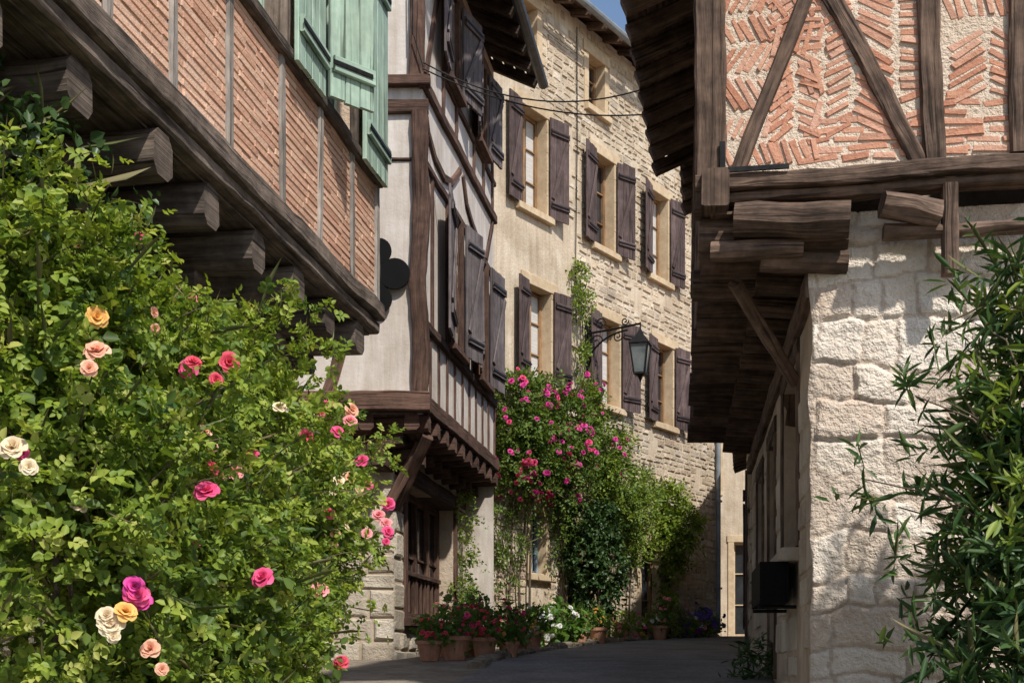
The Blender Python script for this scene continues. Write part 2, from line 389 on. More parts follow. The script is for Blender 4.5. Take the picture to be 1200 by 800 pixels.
def blossom(mb,pos,ax,size,m):
    ax=Vector(ax).normalized(); a=ax.orthogonal().normalized(); b=ax.cross(a); pos=Vector(pos)
    for (np_,op,ln,wd) in ((6,1.25,1.0,.62),(5,.85,.85,.55),(5,.45,.7,.45),(4,.15,.55,.3)):
        ph=R()*6
        for k in range(np_):
            th=ph+k*2*math.pi/np_+U(-.2,.2); rd=a*math.cos(th)+b*math.sin(th); tg=ax.cross(rd); o=op+U(-.18,.18)
            rows=[]
            for v in (0,.45,.8,1.0):
                an=o*(.55+.6*v); rr=ln*v*size
                c=pos+rd*(math.sin(an)*rr)+ax*(math.cos(an)*rr)-ax*(size*.3)
                hw=wd*size*math.sin(math.pi*min(.93,.18+v*.66))
                inn=ax*math.sin(o)*hw*.3-rd*math.cos(o)*hw*.45
                rows.append([c-tg*hw+inn,c,c+tg*hw+inn])
            ids=[mb.verts(r) for r in rows]; rn=R()
            for i in range(3):
                for j in range(2):
                    mb.face([ids[i][j],ids[i][j+1],ids[i+1][j+1],ids[i+1][j]],[(0,0)]*4,rn,m)
def kd(P):
    k=kdtree.KDTree(len(P))
    for i,p in enumerate(P): k.insert(p,i)
    k.balance(); return k
def surface(k,p,dirv,rad=.05,mx=2,step=.025,lim=40):
    """move a flower until it sits on the outside of the foliage"""
    p=Vector(p); dirv=Vector(dirv).normalized()
    for i in range(16):
        if len(k.find_range(p,rad*1.5))>0: break
        p=p-dirv*step
    for i in range(lim):
        n=len(k.find_range(p+dirv*rad*.7,rad))+len(k.find_range(p+dirv*rad*2.2,rad*1.0))
        if n<=mx: break
        p=p+dirv*step
    return p
def small_flowers(name,parent,clumps,n,size,mat,seed,face=Vector((.2,-1,.2)),tree=None,bias=.8,kk=(1,1,2,3)):
    rs=random.Random(seed); mb=MB()
    mats=mat if isinstance(mat,list) else [mat]
    cl=list(clumps)
    for i in range(n):
        c=rs.choice(cl); v=Vector((rs.gauss(0,1),rs.gauss(0,1),rs.gauss(0,1))).normalized()+face.normalized()*bias; v.normalize()
        p=Vector(c[:3])+Vector((v.x*c[3],v.y*c[4],v.z*c[5]))*1.0
        if tree: p=surface(tree,p,v,size*1.3,1,size)
        k=rs.choice(kk); mi=rs.randrange(len(mats))
        for q in range(k):
            pp=p+Vector((rs.gauss(0,1),rs.gauss(0,1),rs.gauss(0,1)))*size*(0 if q==0 else 1.6)
            blossom(mb,pp,v+Vector((rs.gauss(0,.3),rs.gauss(0,.3),rs.gauss(0,.3))),size*rs.uniform(.6,1.15),mi)
    mb.build(name,mats,parent,True)
# ------------------------------------------------------------------ ground
def gz(y):
    pts=[(-400,-1.6),(0,-1.6),(10,-.13),(12.5,.05),(16,.19),(20,.35),(25,.58),(32,.75),(500,.8)]
    for (a,b),(c,d) in zip(pts,pts[1:]):
        if a<=y<=c: return b+(d-b)*(y-a)/(c-a)
    return .8
def sheet(name,xs_fn,ys,mat,dz,nx):
    mb=MB(); rows=[]
    for y in ys:
        a,b=xs_fn(y); rows.append(mb.verts([Vector((a+(b-a)*i/nx,y,gz(y)+dz)) for i in range(nx+1)]))
    for j in range(len(rows)-1):
        for i in range(nx): mb.face([rows[j][i],rows[j][i+1],rows[j+1][i+1],rows[j+1][i]],[(0,0)]*4,.5,0)
    return mb.build(name,mat)
ys=[-300,-50,-10]+[i*.5 for i in range(0,70)]+[36,50,100,400]
sheet('ground',lambda y:(-300,300),ys,m_grnd,0,24)
def rl(y):
    pts=[(-3,-2.2),(6,-.95),(10,-.45),(13,-.08),(16,.45),(20,1.35),(23,2.7),(25.5,3.9),(30,5.0)]
    for (a,b),(c,d) in zip(pts,pts[1:]):
        if a<=y<=c: return b+(d-b)*(y-a)/(c-a)
    return 4
def rr(y): return 1.66+.131*(y-7.1) if y<13.4 else 2.49+.18*(y-13.4)
sheet('asphalt_road',lambda y:(rl(y),max(rr(y),rl(y)+.3)),[-3+i*.5 for i in range(60)],m_asph,.004,6)
mb=MB(); y=11.5
while y<25:
    l=U(.15,.42)
    if R()<.85:
        a=Vector((rl(y)-.07+U(-.03,.03),y,gz(y)+.02)); b=Vector((rl(y+l-.02)-.07+U(-.03,.03),y+l-.03,gz(y+l)+.02))
        timber(mb,a,b,Vector((1,0,0)),U(.09,.2),U(.05,.13),0,.03,.04)
    y+=l
mb.build('kerb_stones',m_grnd)
# ------------------------------------------------------------------ HOUSE A (left, brick on jetty)
A=empty('brick_jettied_house')
FA=Fr(-.9,8.5,.164,.986,.986,-.164)
opA=[(-1.22,-.62,3.24,4.55),(-2.55,-1.88,3.24,4.55),(-4.6,-3.9,3.24,4.55)]
mb=MB(); wall(mb,FA,-7.5,0,2.38,5.3,opA,.16); mb.build('facade',m_mortA,A)
mb=MB(); z=2.42
while z<4.65:
    s=-7.3+R()*.3
    while s<-.02:
        l=U(.22,.38)
        c0,c1=s,min(s+l,-.0)
        if not any(o[0]-.05<c1 and c0<o[1]+.05 and o[2]-.06<z+.04 for o in opA):
            zz=z+.018+noise.noise(Vector((s*1.2,z,0)))*.012; rr_=R(); q=U(.004,.009); h0,h1=U(.026,.034),U(.026,.034)
            stone(mb,FA,[(c0+.0015,zz-h0/2),(c1-.0015,zz-h1/2),(c1-.0015,zz+h1/2),(c0+.0015,zz+h0/2)],q,0,0,rr_)
        s+=l
    z+=.042
mb.build('bricks',m_brickA,A)
mb=MB()
for s in (-.035,-.59,-1.24,-1.86,-2.58,-3.2,-3.78,-4.4,-5.1,-5.8):
    w=.075 if s<-.1 else .09
    zt=3.2 if any(o[0]-.05<s<o[1]+.05 for o in opA) else 4.8
    fbeam(mb,FA,(s,2.4),(s+U(-.02,.02),zt),w,-.03,.022,0,.012)
mb.build('studs',m_wAs,A)
mb=MB()
fbeam(mb,FA,(-7.5,2.34),(.03,2.34),.11,-.12,.05,0,.02)
fbeam(mb,FA,(-7.5,2.245),(.02,2.245),.075,-.12,.015,0,.015)
fbeam(mb,FA,(-7.5,3.185),(0,3.2),.07,-.03,.055,0,.012)
fbeam(mb,FA,(-7.5,4.62),(0,4.62),.12,-.03,.045,0,.012)
for s in (-1.26,-.58,-2.59,-1.85):
    fbeam(mb,FA,(s,3.24),(s,4.56),.07,-.1,.04,0,.01)
s=-.3
while s>-7.3:
    a=FA.pt(s,2.10+U(-.015,.015),-1.2);b=FA.pt(s,2.10+U(-.02,.01),U(-.06,.02)); timber(mb,a,b,FA.d,U(.16,.21),.19,0,.02,.04)
    a=FA.pt(s,1.94,-1.2);b=FA.pt(s,1.95,-.35); timber(mb,a,b,FA.d,.15,.12,0,.015,.03)
    s-=U(.54,.64)
for i in range(8):
    d=-.05-i*.15; fbox(mb,FA,-7.5,0,2.195,2.207,d-.147,d,0,.002)
fbeam(mb,FA,(-7.5,1.85),(.0,1.85),.16,-1.0,-.82,0,.015)
mb.build('timbers',m_wA,A)
mb=MB(); wall(mb,FA,-7.5,0,-2,2.2,[],d=-.95)
e=FA.pt
for za,zb,dd in ((-2,2.2,-.95),(2.2,5.3,0)):
    quads(mb,[e(0,za,dd),e(0,za,-5),e(0,zb,-5),e(0,zb,dd)]); quads(mb,[e(-7.5,za,-5),e(-7.5,za,dd),e(-7.5,zb,dd),e(-7.5,zb,-5)])
quads(mb,[e(0,-2,-5),e(-7.5,-2,-5),e(-7.5,5.3,-5),e(0,5.3,-5)])
mb.build('walls',m_plD,A)
mb=MB(); stones(mb,FA,-7.5,0,-1.8,1.8,(.12,.22),(.2,.45),rel=.02,d=-.95); mb.build('ground_floor_stones',m_stB,A)
w,g=MB(),MB()
for o in opA: window((w,g),FA,*o,.16,1,2)
w.build('window_frames',m_shA,A); g.build('window_panes',m_glass,A)
mb=MB(); ir=MB()
shutter(mb,FA,-.555,-.03,3.15,4.55,.06,z=False,iron=ir)
shutter(mb,FA,-1.83,-1.35,3.17,4.55,.06,z=False,iron=ir)
h=FA.pt(-1.25,0,.06)
dv=(FA.d*.75+FA.n*.55); n2=dv.cross(Vector((0,0,1))); F2=Fr(h.x,h.y,dv.x,dv.y,n2.x,n2.y)
shutter(mb,F2,0,.32,3.22,4.55,0,z=False,iron=ir)
shutter(mb,FA,-3.05,-2.62,3.2,4.55,.06,z=False,iron=ir)
mb.build('shutters',m_shA,A); ir.build('shutter_hinges',m_iron,A)
t,wd=MB(),MB(); roof(t,wd,[e(-7.7,5.1,.3),e(.2,5.1,.3)],[e(-7.7,6.4,-2.6),e(.2,6.4,-2.6)],0,soff=.25)
roof(t,wd,[e(.2,5.1,-5.3),e(-7.7,5.1,-5.3)],[e(.2,6.4,-2.6),e(-7.7,6.4,-2.6)],0,soff=.2)
t.build('roof_tiles',m_tile,A); wd.build('roof_timbers',m_wDk,A)
# ------------------------------------------------------------------ HOUSE B (half-timbered)
B=empty('half_timbered_house')
FB=Fr(-.875,12.5,.164,.986,.986,-.164); FS=Fr(-.875,12.5,-1,0,0,-1)
LB=3.9; e=FB.pt
opB=[(1.12,1.68,3.42,4.85),(2.62,3.2,3.42,4.85),(.95,1.5,6.2,7.2),(2.6,3.1,6.2,7.2)]
mb=MB(); wall(mb,FB,0,LB,2.5,7.6,opB,.12); wall(mb,FS,0,5,2.5,7.6)
quads(mb,[e(LB,-.5,0),e(LB,-.5,-5),e(LB,7.6,-5),e(LB,7.6,0)])
mb.build('plaster_walls',m_plB,B)
mb=MB()
def FBb(a,b,w,d=.03,wob=.012,dd=-.03): fbeam(mb,FB,a,b,w,dd,d,0,wob)
def FSb(a,b,w,d=.03,wob=.012,dd=-.03): fbeam(mb,FS,a,b,w,dd,d,0,wob)
timber(mb,Vector((-.90,12.52,2.6)),Vector((-.90,12.52,5.4)),Vector((1,0,0)),.16,.16,0,.03)
timber(mb,Vector((-.93,12.52,5.7)),Vector((-.93,12.52,7.6)),Vector((1,0,0)),.14,.15,0,.02)
FBb((-.05,2.56),(LB,2.56),.16,.07,.015); FBb((0,3.34),(LB,3.34),.1,.05); FBb((0,4.93),(LB,4.93),.08,.04)
FBb((-.06,5.68),(LB,5.68),.11,.05); FBb((0,7.3),(LB,7.3),.14,.05)
s=.3
while s<LB:
    FBb((s,2.6),(s+U(-.03,.03),3.3),.07,.018)
    s+=.40
for s in (.38,1.08,1.72,2.2,2.58,3.24,3.8): FBb((s,3.36),(s,4.9),.08,.025)
def curved(F,pts,w,d):
    for a,b in zip(pts,pts[1:]): fbeam(mb,F,a,b,w,-.03,d,0,.008)
curved(FB,[(.02,5.5),(.2,5.28),(.5,5.14),(.9,5.1),(1.3,5.2),(1.75,5.5)],.09,.03)
curved(FB,[(1.9,5.5),(2.1,5.25),(2.5,5.12),(3.0,5.03)],.09,.03); FBb((3.3,4.98),(3.75,5.6),.09,.03)
FBb((.1,5.8),(.8,7.2),.1,.025,.02)
for s in (.9,1.55,2.55,3.15,3.75): FBb((s,5.75),(s,7.3),.08,.025)
FBb((.85,6.14),(LB,6.14),.07,.035)
FSb((-.08,5.69),(5,5.67),.1,.09); FSb((-.06,5.45),(5,5.43),.13,.05); FSb((-.02,4.94),(5,4.94),.035,.02)
FSb((-.08,2.57),(1.6,2.57),.19,.12); FSb((.22,7.3),(.55,5.78),.12,.02,.03); FSb((.95,2.65),(.62,3.6),.12,.02,.03);FSb((1.6,2.57),(5,2.57),.17,.03)
FSb((.62,2.3),(.62,2.5),.12,.02); FSb((2.2,2.65),(2.2,5.4),.15,.03)
for o in opB:
    for x in (o[0]-.03,o[1]+.03): fbox(mb,FB,x-.03,x+.03,o[2]-.05,o[3]+.05,-.05,.06)
    fbox(mb,FB,o[0]-.1,o[1]+.1,o[2]-.07,o[2]-.01,-.05,.12)
mb.build('timber_frame',m_wB,B)
mb=MB()
s=.08
while s<LB:
    timber(mb,e(s,2.35,-.75),e(s,2.38,.05),FB.d,.14,.17,0,.015,.03)
    timber(mb,e(s,2.18,-.75),e(s,2.22,-.2),FB.d,.13,.13,0,.015,.03)
    s+=.42
for i in range(5): fbox(mb,FB,-.05,LB,2.44,2.46,-.04-(i+1)*.15,-.04-i*.15-.003,0,.002)
fbeam(mb,FB,(-.2,2.05),(LB,2.0),.2,-.62,-.36,0,.015)
for x in (.1,.55,1.1,1.7,2.3): timber(mb,FS.pt(x,2.35,-.6),FS.pt(x,2.38,.03),FS.d,.15,.16,0,.015,.03)
fbeam(mb,FS,(.0,2.08),(4,2.08),.16,-.5,-.3,0,.015)
timber(mb,FS.pt(.3,1.6,-.45),FS.pt(-.05,2.25,-.05),FS.d,.11,.11,0,.02)
timber(mb,e(.25,1.6,-.4),e(.2,2.2,-.06),FB.d,.11,.11,0,.02)
mb.build('jetty_joists',m_wB,B)
FG=Fr(-1.2,12.85,.164,.986,.986,-.164); FGS=Fr(-1.2,12.85,-1,0,0,-1)
opG=[(.5,2.9,.5,1.92)]
mb=MB(); wall(mb,FG,0,3.6,-1,2.45,opG,.25); wall(mb,FGS,0,4.6,-1,2.45); mb.build('ground_floor_wall',m_plD,B)
mb=MB(); stones(mb,FG,0,3.6,-.6,2.0,(.16,.28),(.3,.6),opG,rel=.025,jt=.014); stones(mb,FGS,0,4.6,-.6,2.1,(.14,.3),(.22,.6),rel=.022,jt=.014,patch=(.9,1.8))
mb.build('ground_floor_stones',m_stB,B)
w,g=MB(),MB(); window((w,g),FG,.5,2.9,.5,1.92,.25,3,1,.09)
for i in range(12): fbox(w,FG,.62+i*.19,.66+i*.19,.6,1.0,-.2,-.17)
fbox(w,FG,.55,2.85,1.0,1.05,-.21,-.14); fbox(w,FG,.4,3.0,1.93,2.06,-.1,.05); fbox(w,FG,.38,3.02,.42,.5,-.1,.1)
fbox(w,FG,.4,.49,.5,1.93,-.1,.04); fbox(w,FG,2.91,3.0,.5,1.93,-.1,.04)
w.build('shop_window_frame',m_wB,B); g.build('shop_window_panes',m_glass,B)
w,g=MB(),MB()
for o in opB: window((w,g),FB,*o,.12,1,2,.04)
w.build('window_frames',m_ochre,B); g.build('window_panes',m_glass,B)
mb=MB(); ir=MB()
for (hs,wd_,lf,an) in ((1.09,.62,1,8),(1.71,.44,0,14),(2.59,.36,1,12),(3.23,.5,0,10)): hung(mb,FB,hs,wd_,3.42,4.88,lf,an,ir,.07)
for (hs,wd_,lf,an) in ((.92,.5,1,6),(1.53,.5,0,14),(2.57,.45,1,10),(3.13,.45,0,10)): hung(mb,FB,hs,wd_,6.2,7.2,lf,an,ir,.07)
mb.build('shutters',m_shB,B); ir.build('shutter_hinges',m_iron,B)
t,wd=MB(),MB(); roof(t,wd,[e(-.5,7.5,.55),e(LB+.12,7.5,.55)],[e(-.5,9.0,-2.5),e(LB+.12,9.0,-2.5)],0,soff=.3)
roof(t,wd,[e(LB+.12,7.5,-5.3),e(-.5,7.5,-5.3)],[e(LB+.12,9,-2.5),e(-.5,9.0,-2.5)],0,soff=.2)
t.build('roof_tiles',m_tile,B); wd.build('roof_timbers',m_wDk,B)
mb=MB(); quads(mb,[e(0,7.6,0),e(0,7.6,-5),e(0,9,-2.5)]) ; quads(mb,[e(LB,7.6,0),e(LB,7.6,-5),e(LB,9,-2.5)]); mb.build('gable',m_plB,B)
mb=MB(); tube(mb,[e(-.55,7.48,.62),e(LB+.15,7.44,.62)],.065,10); mb.build('gutter',m_zincd,B)
TS=empty('trefoil_sign'); mb=MB()
c=FS.pt(.39,3.83,.06)
for (dx,dz,r) in ((-.03,.2,.125),(-.03,-.27,.13),(.125,-.02,.15),(-.15,-.02,.13)):
    P=[Vector((c.x+dx+r*math.cos(k*.2618),c.y,c.z+dz+r*math.sin(k*.2618))) for k in range(24)]
    yo=dx*.02+dz*.01
    f=mb.verts([p+Vector((0,-.012+yo,0)) for p in P]); bk=mb.verts([p+Vector((0,.012+yo,0)) for p in P])
    mb.face(f,[(0,0)]*24,.5); mb.face(bk[::-1],[(0,0)]*24,.5)
    for k in range(24): q=(k+1)%24; mb.face([f[k],bk[k],bk[q],f[q]],[(0,0)]*4,.5)
timber(mb,c+Vector((-.03,0,-.32)),c+Vector((-.03,0,.2)),Vector((1,0,0)),.12,.016)
mb.build('trefoil_plate',m_black,TS); mb=MB(); tube(mb,[c+Vector((.0,.07,.0)),c],.012); mb.build('wall_fixing',m_iron,TS)
# ------------------------------------------------------------------ HOUSE C (stone)
C=empty('stone_town_house')
FC=Fr(-.10,19,.556,.831,.831,-.556); e=FC.pt
TC=10.48
opC=[(.385,1.13,6.98,8.5),(2.62,3.28,6.98,8.5),(4.6,5.28,6.98,8.5),(.58,1.26,4.38,5.82),(2.8,3.46,4.38,5.82),(4.8,5.48,4.38,5.82),
 (2.42,2.95,9.2,10.05),(.3,.85,9.35,10.1),(.7,1.1,1.42,2.4),(4.25,4.95,.2,2.15),(1.7,2.5,.2,2.2)]
mb=MB(); wall(mb,FC,-3.6,7.42,-.3,TC,opC,.24,0,1); 
quads(mb,[e(7.42,-.3,0),e(7.42,-.3,-6),e(7.42,TC,-6),e(7.42,TC,0)]); quads(mb,[e(-3.6,-.3,-6),e(-3.6,-.3,0),e(-3.6,TC,0),e(-3.6,TC,-6)]); quads(mb,[e(7.42,-.3,-6),e(-3.6,-.3,-6),e(-3.6,TC,-6),e(7.42,TC,-6)])
mb.build('rendered_wall',[m_plC,m_surr],C)
def keepC(s,z):
    lim=2.05+.5*noise.noise(Vector((s,z*1.3,3)))+.2*math.sin(z*3)
    if z>8.7: lim=.7+.8*noise.noise(Vector((s,z,9)))
    if z<4.2: lim=-9 if noise.noise(Vector((s*.8,z*.8,1)))>-.2 else 1.6
    return s>lim+U(-.3,.3) and noise.noise(Vector((s*1.6,z*1.6,30)))<.42
exp=[(o[0]-.13,o[1]+.13,o[2]-.12,o[3]+.17) for o in opC]
mb=MB(); stones(mb,FC,-3.6,7.4,-.1,TC-.05,(.07,.16),(.10,.34),exp,rel=.018,jt=.014,keep=keepC,jit=.8,patch=(.6,1.5))
Fe=Fr(e(7.42,0,0).x,e(7.42,0,0).y,-FC.n.x,-FC.n.y,FC.d.x,FC.d.y)
stones(mb,Fe,0,3,-.1,TC-.1,(.12,.22),(.2,.42),rel=.02,jt=.018)
mb.build('rubble_stones',m_stC,C)
mb=MB()
for i,o in enumerate(opC):
    a,b,c,d=o
    z=c
    while z<d-.02:
        h=min(U(.25,.4),d-z)
        fbox(mb,FC,a-U(.1,.16),a-.001,z,z+h-.006,-.05,.022+U(0,.004),0,.006); fbox(mb,FC,b+.001,b+U(.1,.16),z,z+h-.006,-.05,.022+U(0,.004),0,.006); z+=h
    fbox(mb,FC,a-.17,b+.17,d+.002,d+.17,-.05,.03,0,.008); fbox(mb,FC,a-.13,b+.13,c-.11,c-.002,-.05,.09,0,.01)
mb.build('stone_surrounds',m_surr,C)
w,g,wb,cu=MB(),MB(),MB(),MB()
for i,o in enumerate(opC[:8]): window((w,g),FC,*o,.24,1,2,.055,curtain=cu if i in (0,3,2,4) else None)
window((wb,g),FC,*opC[8],.2,1,2,.05)
for o in opC[9:]: window((w,g),FC,*o,.22,0,1,.09)
w.build('window_frames',m_ochre,C); g.build('window_panes',m_glass,C); wb.build('blue_window_frame',m_blue,C); cu.build('curtains',m_curt,C)
mb=MB(); ir=MB()
AN=[(6,12),(9,16),(14,10),(12,7),(8,18),(10,12)]
for i,(a,b,c,d) in enumerate(opC[:6]):
    wl=.41 if i in (0,3) else .46
    hung(mb,FC,a-.015,wl,c-.02,d+.03,1,AN[i][0],ir); hung(mb,FC,b+.015,.44,c-.02,d+.03,0,AN[i][1],ir)
mb.build('shutters',m_shC,C); ir.build('shutter_hinges',m_iron,C)
t,wd=MB(),MB(); roof(t,wd,[e(-3.8,TC-.03,.36),e(7.6,TC-.03,.36)],[e(-3.8,TC+.95,-3),e(7.6,TC+.95,-3)],0,soff=.2,raf=.5)
roof(t,wd,[e(7.6,TC-.03,-6.4),e(-3.8,TC-.03,-6.4)],[e(7.6,TC+.95,-3),e(-3.8,TC+.95,-3)],0,soff=.1,raf=.8)
t.build('roof_tiles',m_tile,C); wd.build('roof_timbers',m_wD,C)
mb=MB(); quads(mb,[e(7.42,TC,0),e(7.42,TC,-6),e(7.42,TC+.9,-3)]); quads(mb,[e(-3.6,TC,0),e(-3.6,TC,-6),e(-3.6,TC+.9,-3)]); mb.build('gables',m_plC,C)
mb=MB(); tube(mb,[e(-3.8,TC-.06,.43),e(7.6,TC-.1,.43)],.06,10)
tube(mb,[e(7.3,TC-.1,.43),e(7.3,TC-.35,.1),e(7.3,9.7,.09),e(7.3,.65,.09)],.045,10)
for z in (1.5,3.2,4.9,6.6,8.3): fbox(mb,FC,7.24,7.36,z,z+.04,0,.145,0,.003)
mb.build('gutter_and_downpipe',m_zinc,C)
mb=MB(); tube(mb,[e(2.02,10.3,.03),e(2.03,8.5,.03),e(1.98,6.5,.03),e(2.0,5.5,.03)],.009,6)
mb.build('facade_cable',m_iron,C)
Eh=empty('beige_end_house'); FE=Fr(2.6,30,1,0,0,-1); mb=MB(); opE=[(2.6,3.3,.7,2.9),(1.55,2.2,4,5.3),(3.6,4.3,4,5.3)]
wall(mb,FE,0,9,0,8,opE,.2); 
for q in ([(0,0),(0,-6)],[(9,-6),(9,0)]): quads(mb,[FE.pt(q[0][0],0,q[0][1]),FE.pt(q[1][0],0,q[1][1]),FE.pt(q[1][0],8,q[1][1]),FE.pt(q[0][0],8,q[0][1])])
mb.build('rendered_wall',m_plC,Eh)
w,g=MB(),MB(); 
for o in opE: window((w,g),FE,*o,.2,1,2)
for o in opE:
    fbox(w,FE,o[0]-.14,o[0]-.002,o[2],o[3],-.04,.03); fbox(w,FE,o[1]+.002,o[1]+.14,o[2],o[3],-.04,.03); fbox(w,FE,o[0]-.16,o[1]+.16,o[3]+.002,o[3]+.16,-.04,.035)
w.build('window_frames',m_surr,Eh); g.build('window_panes',m_glass,Eh)
t,wd=MB(),MB(); roof(t,wd,[FE.pt(-.2,8,.4),FE.pt(9.2,8,.4)],[FE.pt(-.2,9.2,-3),FE.pt(9.2,9.2,-3)],0,soff=.2); t.build('roof_tiles',m_tile,Eh); wd.build('roof_timbers',m_wD,Eh)
D2=empty('row_house'); F2=Fr(2.52,13.45,.178,.984,-.984,.178); mb=MB(); op2=[(2,2.9,.3,2.3),(5,5.8,1.2,2.4),(8,9,.4,2.5)]
T2=4.1
wall(mb,F2,0,13,-.3,T2,op2,.2); quads(mb,[F2.pt(0,-.3,0),F2.pt(0,-.3,-5),F2.pt(0,T2,-5),F2.pt(0,T2,0)]); quads(mb,[F2.pt(13,-.3,0),F2.pt(13,-.3,-5),F2.pt(13,T2,-5),F2.pt(13,T2,0)])
mb.build('walls',m_plD,D2); mb=MB(); stones(mb,F2,0,13,-.1,T2-.1,(.14,.24),(.2,.5),[(o[0]-.02,o[1]+.02,o[2]-.02,o[3]+.02) for o in op2],rel=.02,jt=.016); mb.build('rubble_stones',m_stB,D2)
w,g=MB(),MB()
for o in op2: window((w,g),F2,*o,.2,1,1)
w.build('window_frames',m_shC,D2); g.build('window_panes',m_glass,D2)
mb=MB()
for o in op2: shutter(mb,F2,o[0]-.45,o[0]-.02,o[2],o[3],.04); shutter(mb,F2,o[1]+.02,o[1]+.45,o[2],o[3],.04)
mb.build('shutters',m_shC,D2)
t,wd=MB(),MB(); roof(t,wd,[F2.pt(0,T2,.3),F2.pt(13.2,T2,.3)],[F2.pt(0,T2+1,-2.5),F2.pt(13.2,T2+1,-2.5)],0,soff=.2); t.build('roof_tiles',m_tile,D2); wd.build('roof_timbers',m_wDk,D2)
# ------------------------------------------------------------------ HOUSE D (right)
D=empty('herringbone_brick_house')
FF=Fr(1.09,7.03,.985,-.171,-.171,-.985); FDs=Fr(1.09,7.03,.129,.992,-.992,.129)
mb=MB(); NP=(90,60); vv=[]
for j in range(NP[1]+1):
    vv.append(mb.verts([FF.pt(5*i/NP[0],2.6+2.8*j/NP[1],.003*noise.noise(Vector((i*.9,j*.9,3)))) for i in range(NP[0]+1)]))
for j in range(NP[1]):
    for i in range(NP[0]): mb.face([vv[j][i],vv[j][i+1],vv[j+1][i+1],vv[j+1][i]],[(0,0)]*4,.5,0)
mb.build('mortar_panel',m_mortD,D,True)
mb=MB()
def put(s,z,a,l,h):
    if R()<.03: return
    brick(mb,FF,s+U(-.005,.005),z+U(-.005,.005),a,l,h,U(.002,.012))
def zone(s0,s1,z0,z1,kind,tilt=60):
    if kind=='slant':
        z=z0;row=0
        while z<z1:
            hgt=U(.14,.22); s=s0; tt=tilt+U(-12,8)
            a0=math.radians(tt if row%2 else 180-tt)
            while s<s1:
                put(s,z+hgt/2,a0+U(-.12,.12),(hgt/math.sin(math.radians(tt))-.02)*U(.8,1),U(.022,.034)); s+=U(.046,.060)
            z+=hgt; row+=1
    elif kind=='herr':
        s=s0; k=0
        while s<s1:
            wd_=U(.13,.23); z=z0-.1; an=U(20,34); a=math.radians(an if k%2==0 else -an)
            while z<z1:
                l=wd_/math.cos(a)-.012
                put(s+wd_/2,z,a+U(-.12,.12),l*U(.75,1),U(.022,.034)); z+=U(.042,.056)
                if R()<.04: a=math.radians(U(-12,12))
            s+=wd_; k+=1
    elif kind=='horiz':
        z=z0
        while z<z1:
            s=s0-R()*.1
            while s<s1:
                l=U(.12,.24); put(s+l/2,z,U(-.1,.1),l-.015,U(.024,.036)); s+=l
            z+=.05
zone(.09,.36,2.72,5.2,'slant',62); zone(.36,.58,2.72,5.2,'slant',70)
zone(.55,1.13,2.74,2.94,'horiz'); zone(.30,1.13,3.0,5.2,'herr')
zone(1.24,1.6,2.74,3.08,'horiz'); zone(1.24,1.6,3.13,3.36,'herr'); zone(1.24,1.6,3.42,5.2,'slant',80); zone(1.7,5,2.74,5.2,'herr')
mb.build('bricks',m_brickD,D)
mb=MB()
timber(mb,FF.pt(0,2.5,-.06),FF.pt(0,5.3,-.06),FF.d,.17,.2,0,.02)
fbeam(mb,FF,(.14,2.66),(.60,3.86),.08,-.03,.03,0,.016); 
fbeam(mb,FF,(1.12,2.68),(.58,3.72),.09,-.03,.035,0,.016)
fbeam(mb,FF,(1.175,2.68),(1.13,4.4),.115,-.03,.04,0,.02); fbeam(mb,FF,(1.62,2.7),(1.60,4.4),.12,-.03,.04,0,.018)
for s in (2.3,3.0,3.7,4.4): fbeam(mb,FF,(s,2.7),(s,4.4),.12,-.03,.045,0,.02)
fbeam(mb,FF,(-.08,2.635),(5,2.645),.085,-.1,.065,0,.02); fbeam(mb,FF,(0,4.2),(5,4.2),.16,-.05,.05,0,.02)
fbeam(mb,FF,(-.05,2.56),(1.75,2.575),.055,-.1,.02,0,.018); fbeam(mb,FF,(1.9,2.55),(5,2.55),.07,-.1,.02,0,.015)
timber(mb,FF.pt(.13,2.43,.0),FF.pt(.74,2.39,.03),Vector((0,0,1)),.17,.2,0,.03,.05)
timber(mb,FF.pt(.0,2.30,-.06),FF.pt(.50,2.27,-.06),Vector((0,0,1)),.09,.15,0,.03,.03)
timber(mb,FF.pt(.9,2.45,.08),FF.pt(1.2,2.39,.02),Vector((0,0,1)),.13,.14,0,.04,.05)
timber(mb,FF.pt(.92,2.33,-.03),FF.pt(5,2.33,-.03),Vector((0,0,1)),.06,.12,0,.03,.02)
fbeam(mb,FF,(1.26,2.08),(1.26,2.56),.08,-.05,.04,0,.014)
for s in (.9,1.8,2.7,3.6,4.5,5.4,6.3): fbeam(mb,FDs,(s,2.6),(s,5.0),.14,-.04,.04,0,.02)
for s in (.2,1.1,2.0,2.9,3.8,4.7,5.6): fbeam(mb,FDs,(s,2.7),(s+.6,4.6),.1,-.04,.03,0,.02)
fbeam(mb,FDs,(-.1,2.6),(6.4,2.6),.2,-.1,.05,0,.02); fbeam(mb,FDs,(0,3.9),(6.4,3.9),.14,-.04,.05,0,.02)
mb.build('timber_frame',m_wD,D)
mb=MB(); wall(mb,FDs,0,6.4,2.5,5.2)
quads(mb,[FDs.pt(6.4,2.5,0),FDs.pt(6.4,2.5,-5),FDs.pt(6.4,5.2,-5),FDs.pt(6.4,5.2,0)])
mb.build('side_infill',m_plD,D)
mb=MB(); s=.12
while s<6.4:
    z=2.37
    timber(mb,FDs.pt(s,z,-.75),FDs.pt(s,z+.03,U(.03,.09)),FDs.d,U(.15,.19),.18,0,.02,.06)
    timber(mb,FDs.pt(s,z-.15,-.75),FDs.pt(s,z-.11,-.28),FDs.d,.14,.12,0,.02,.05)
    s+=.47
for i in range(5): fbox(mb,FDs,0,6.4,2.475,2.49,-.0-(i+1)*.15,-.0-i*.15-.003,0,.002)
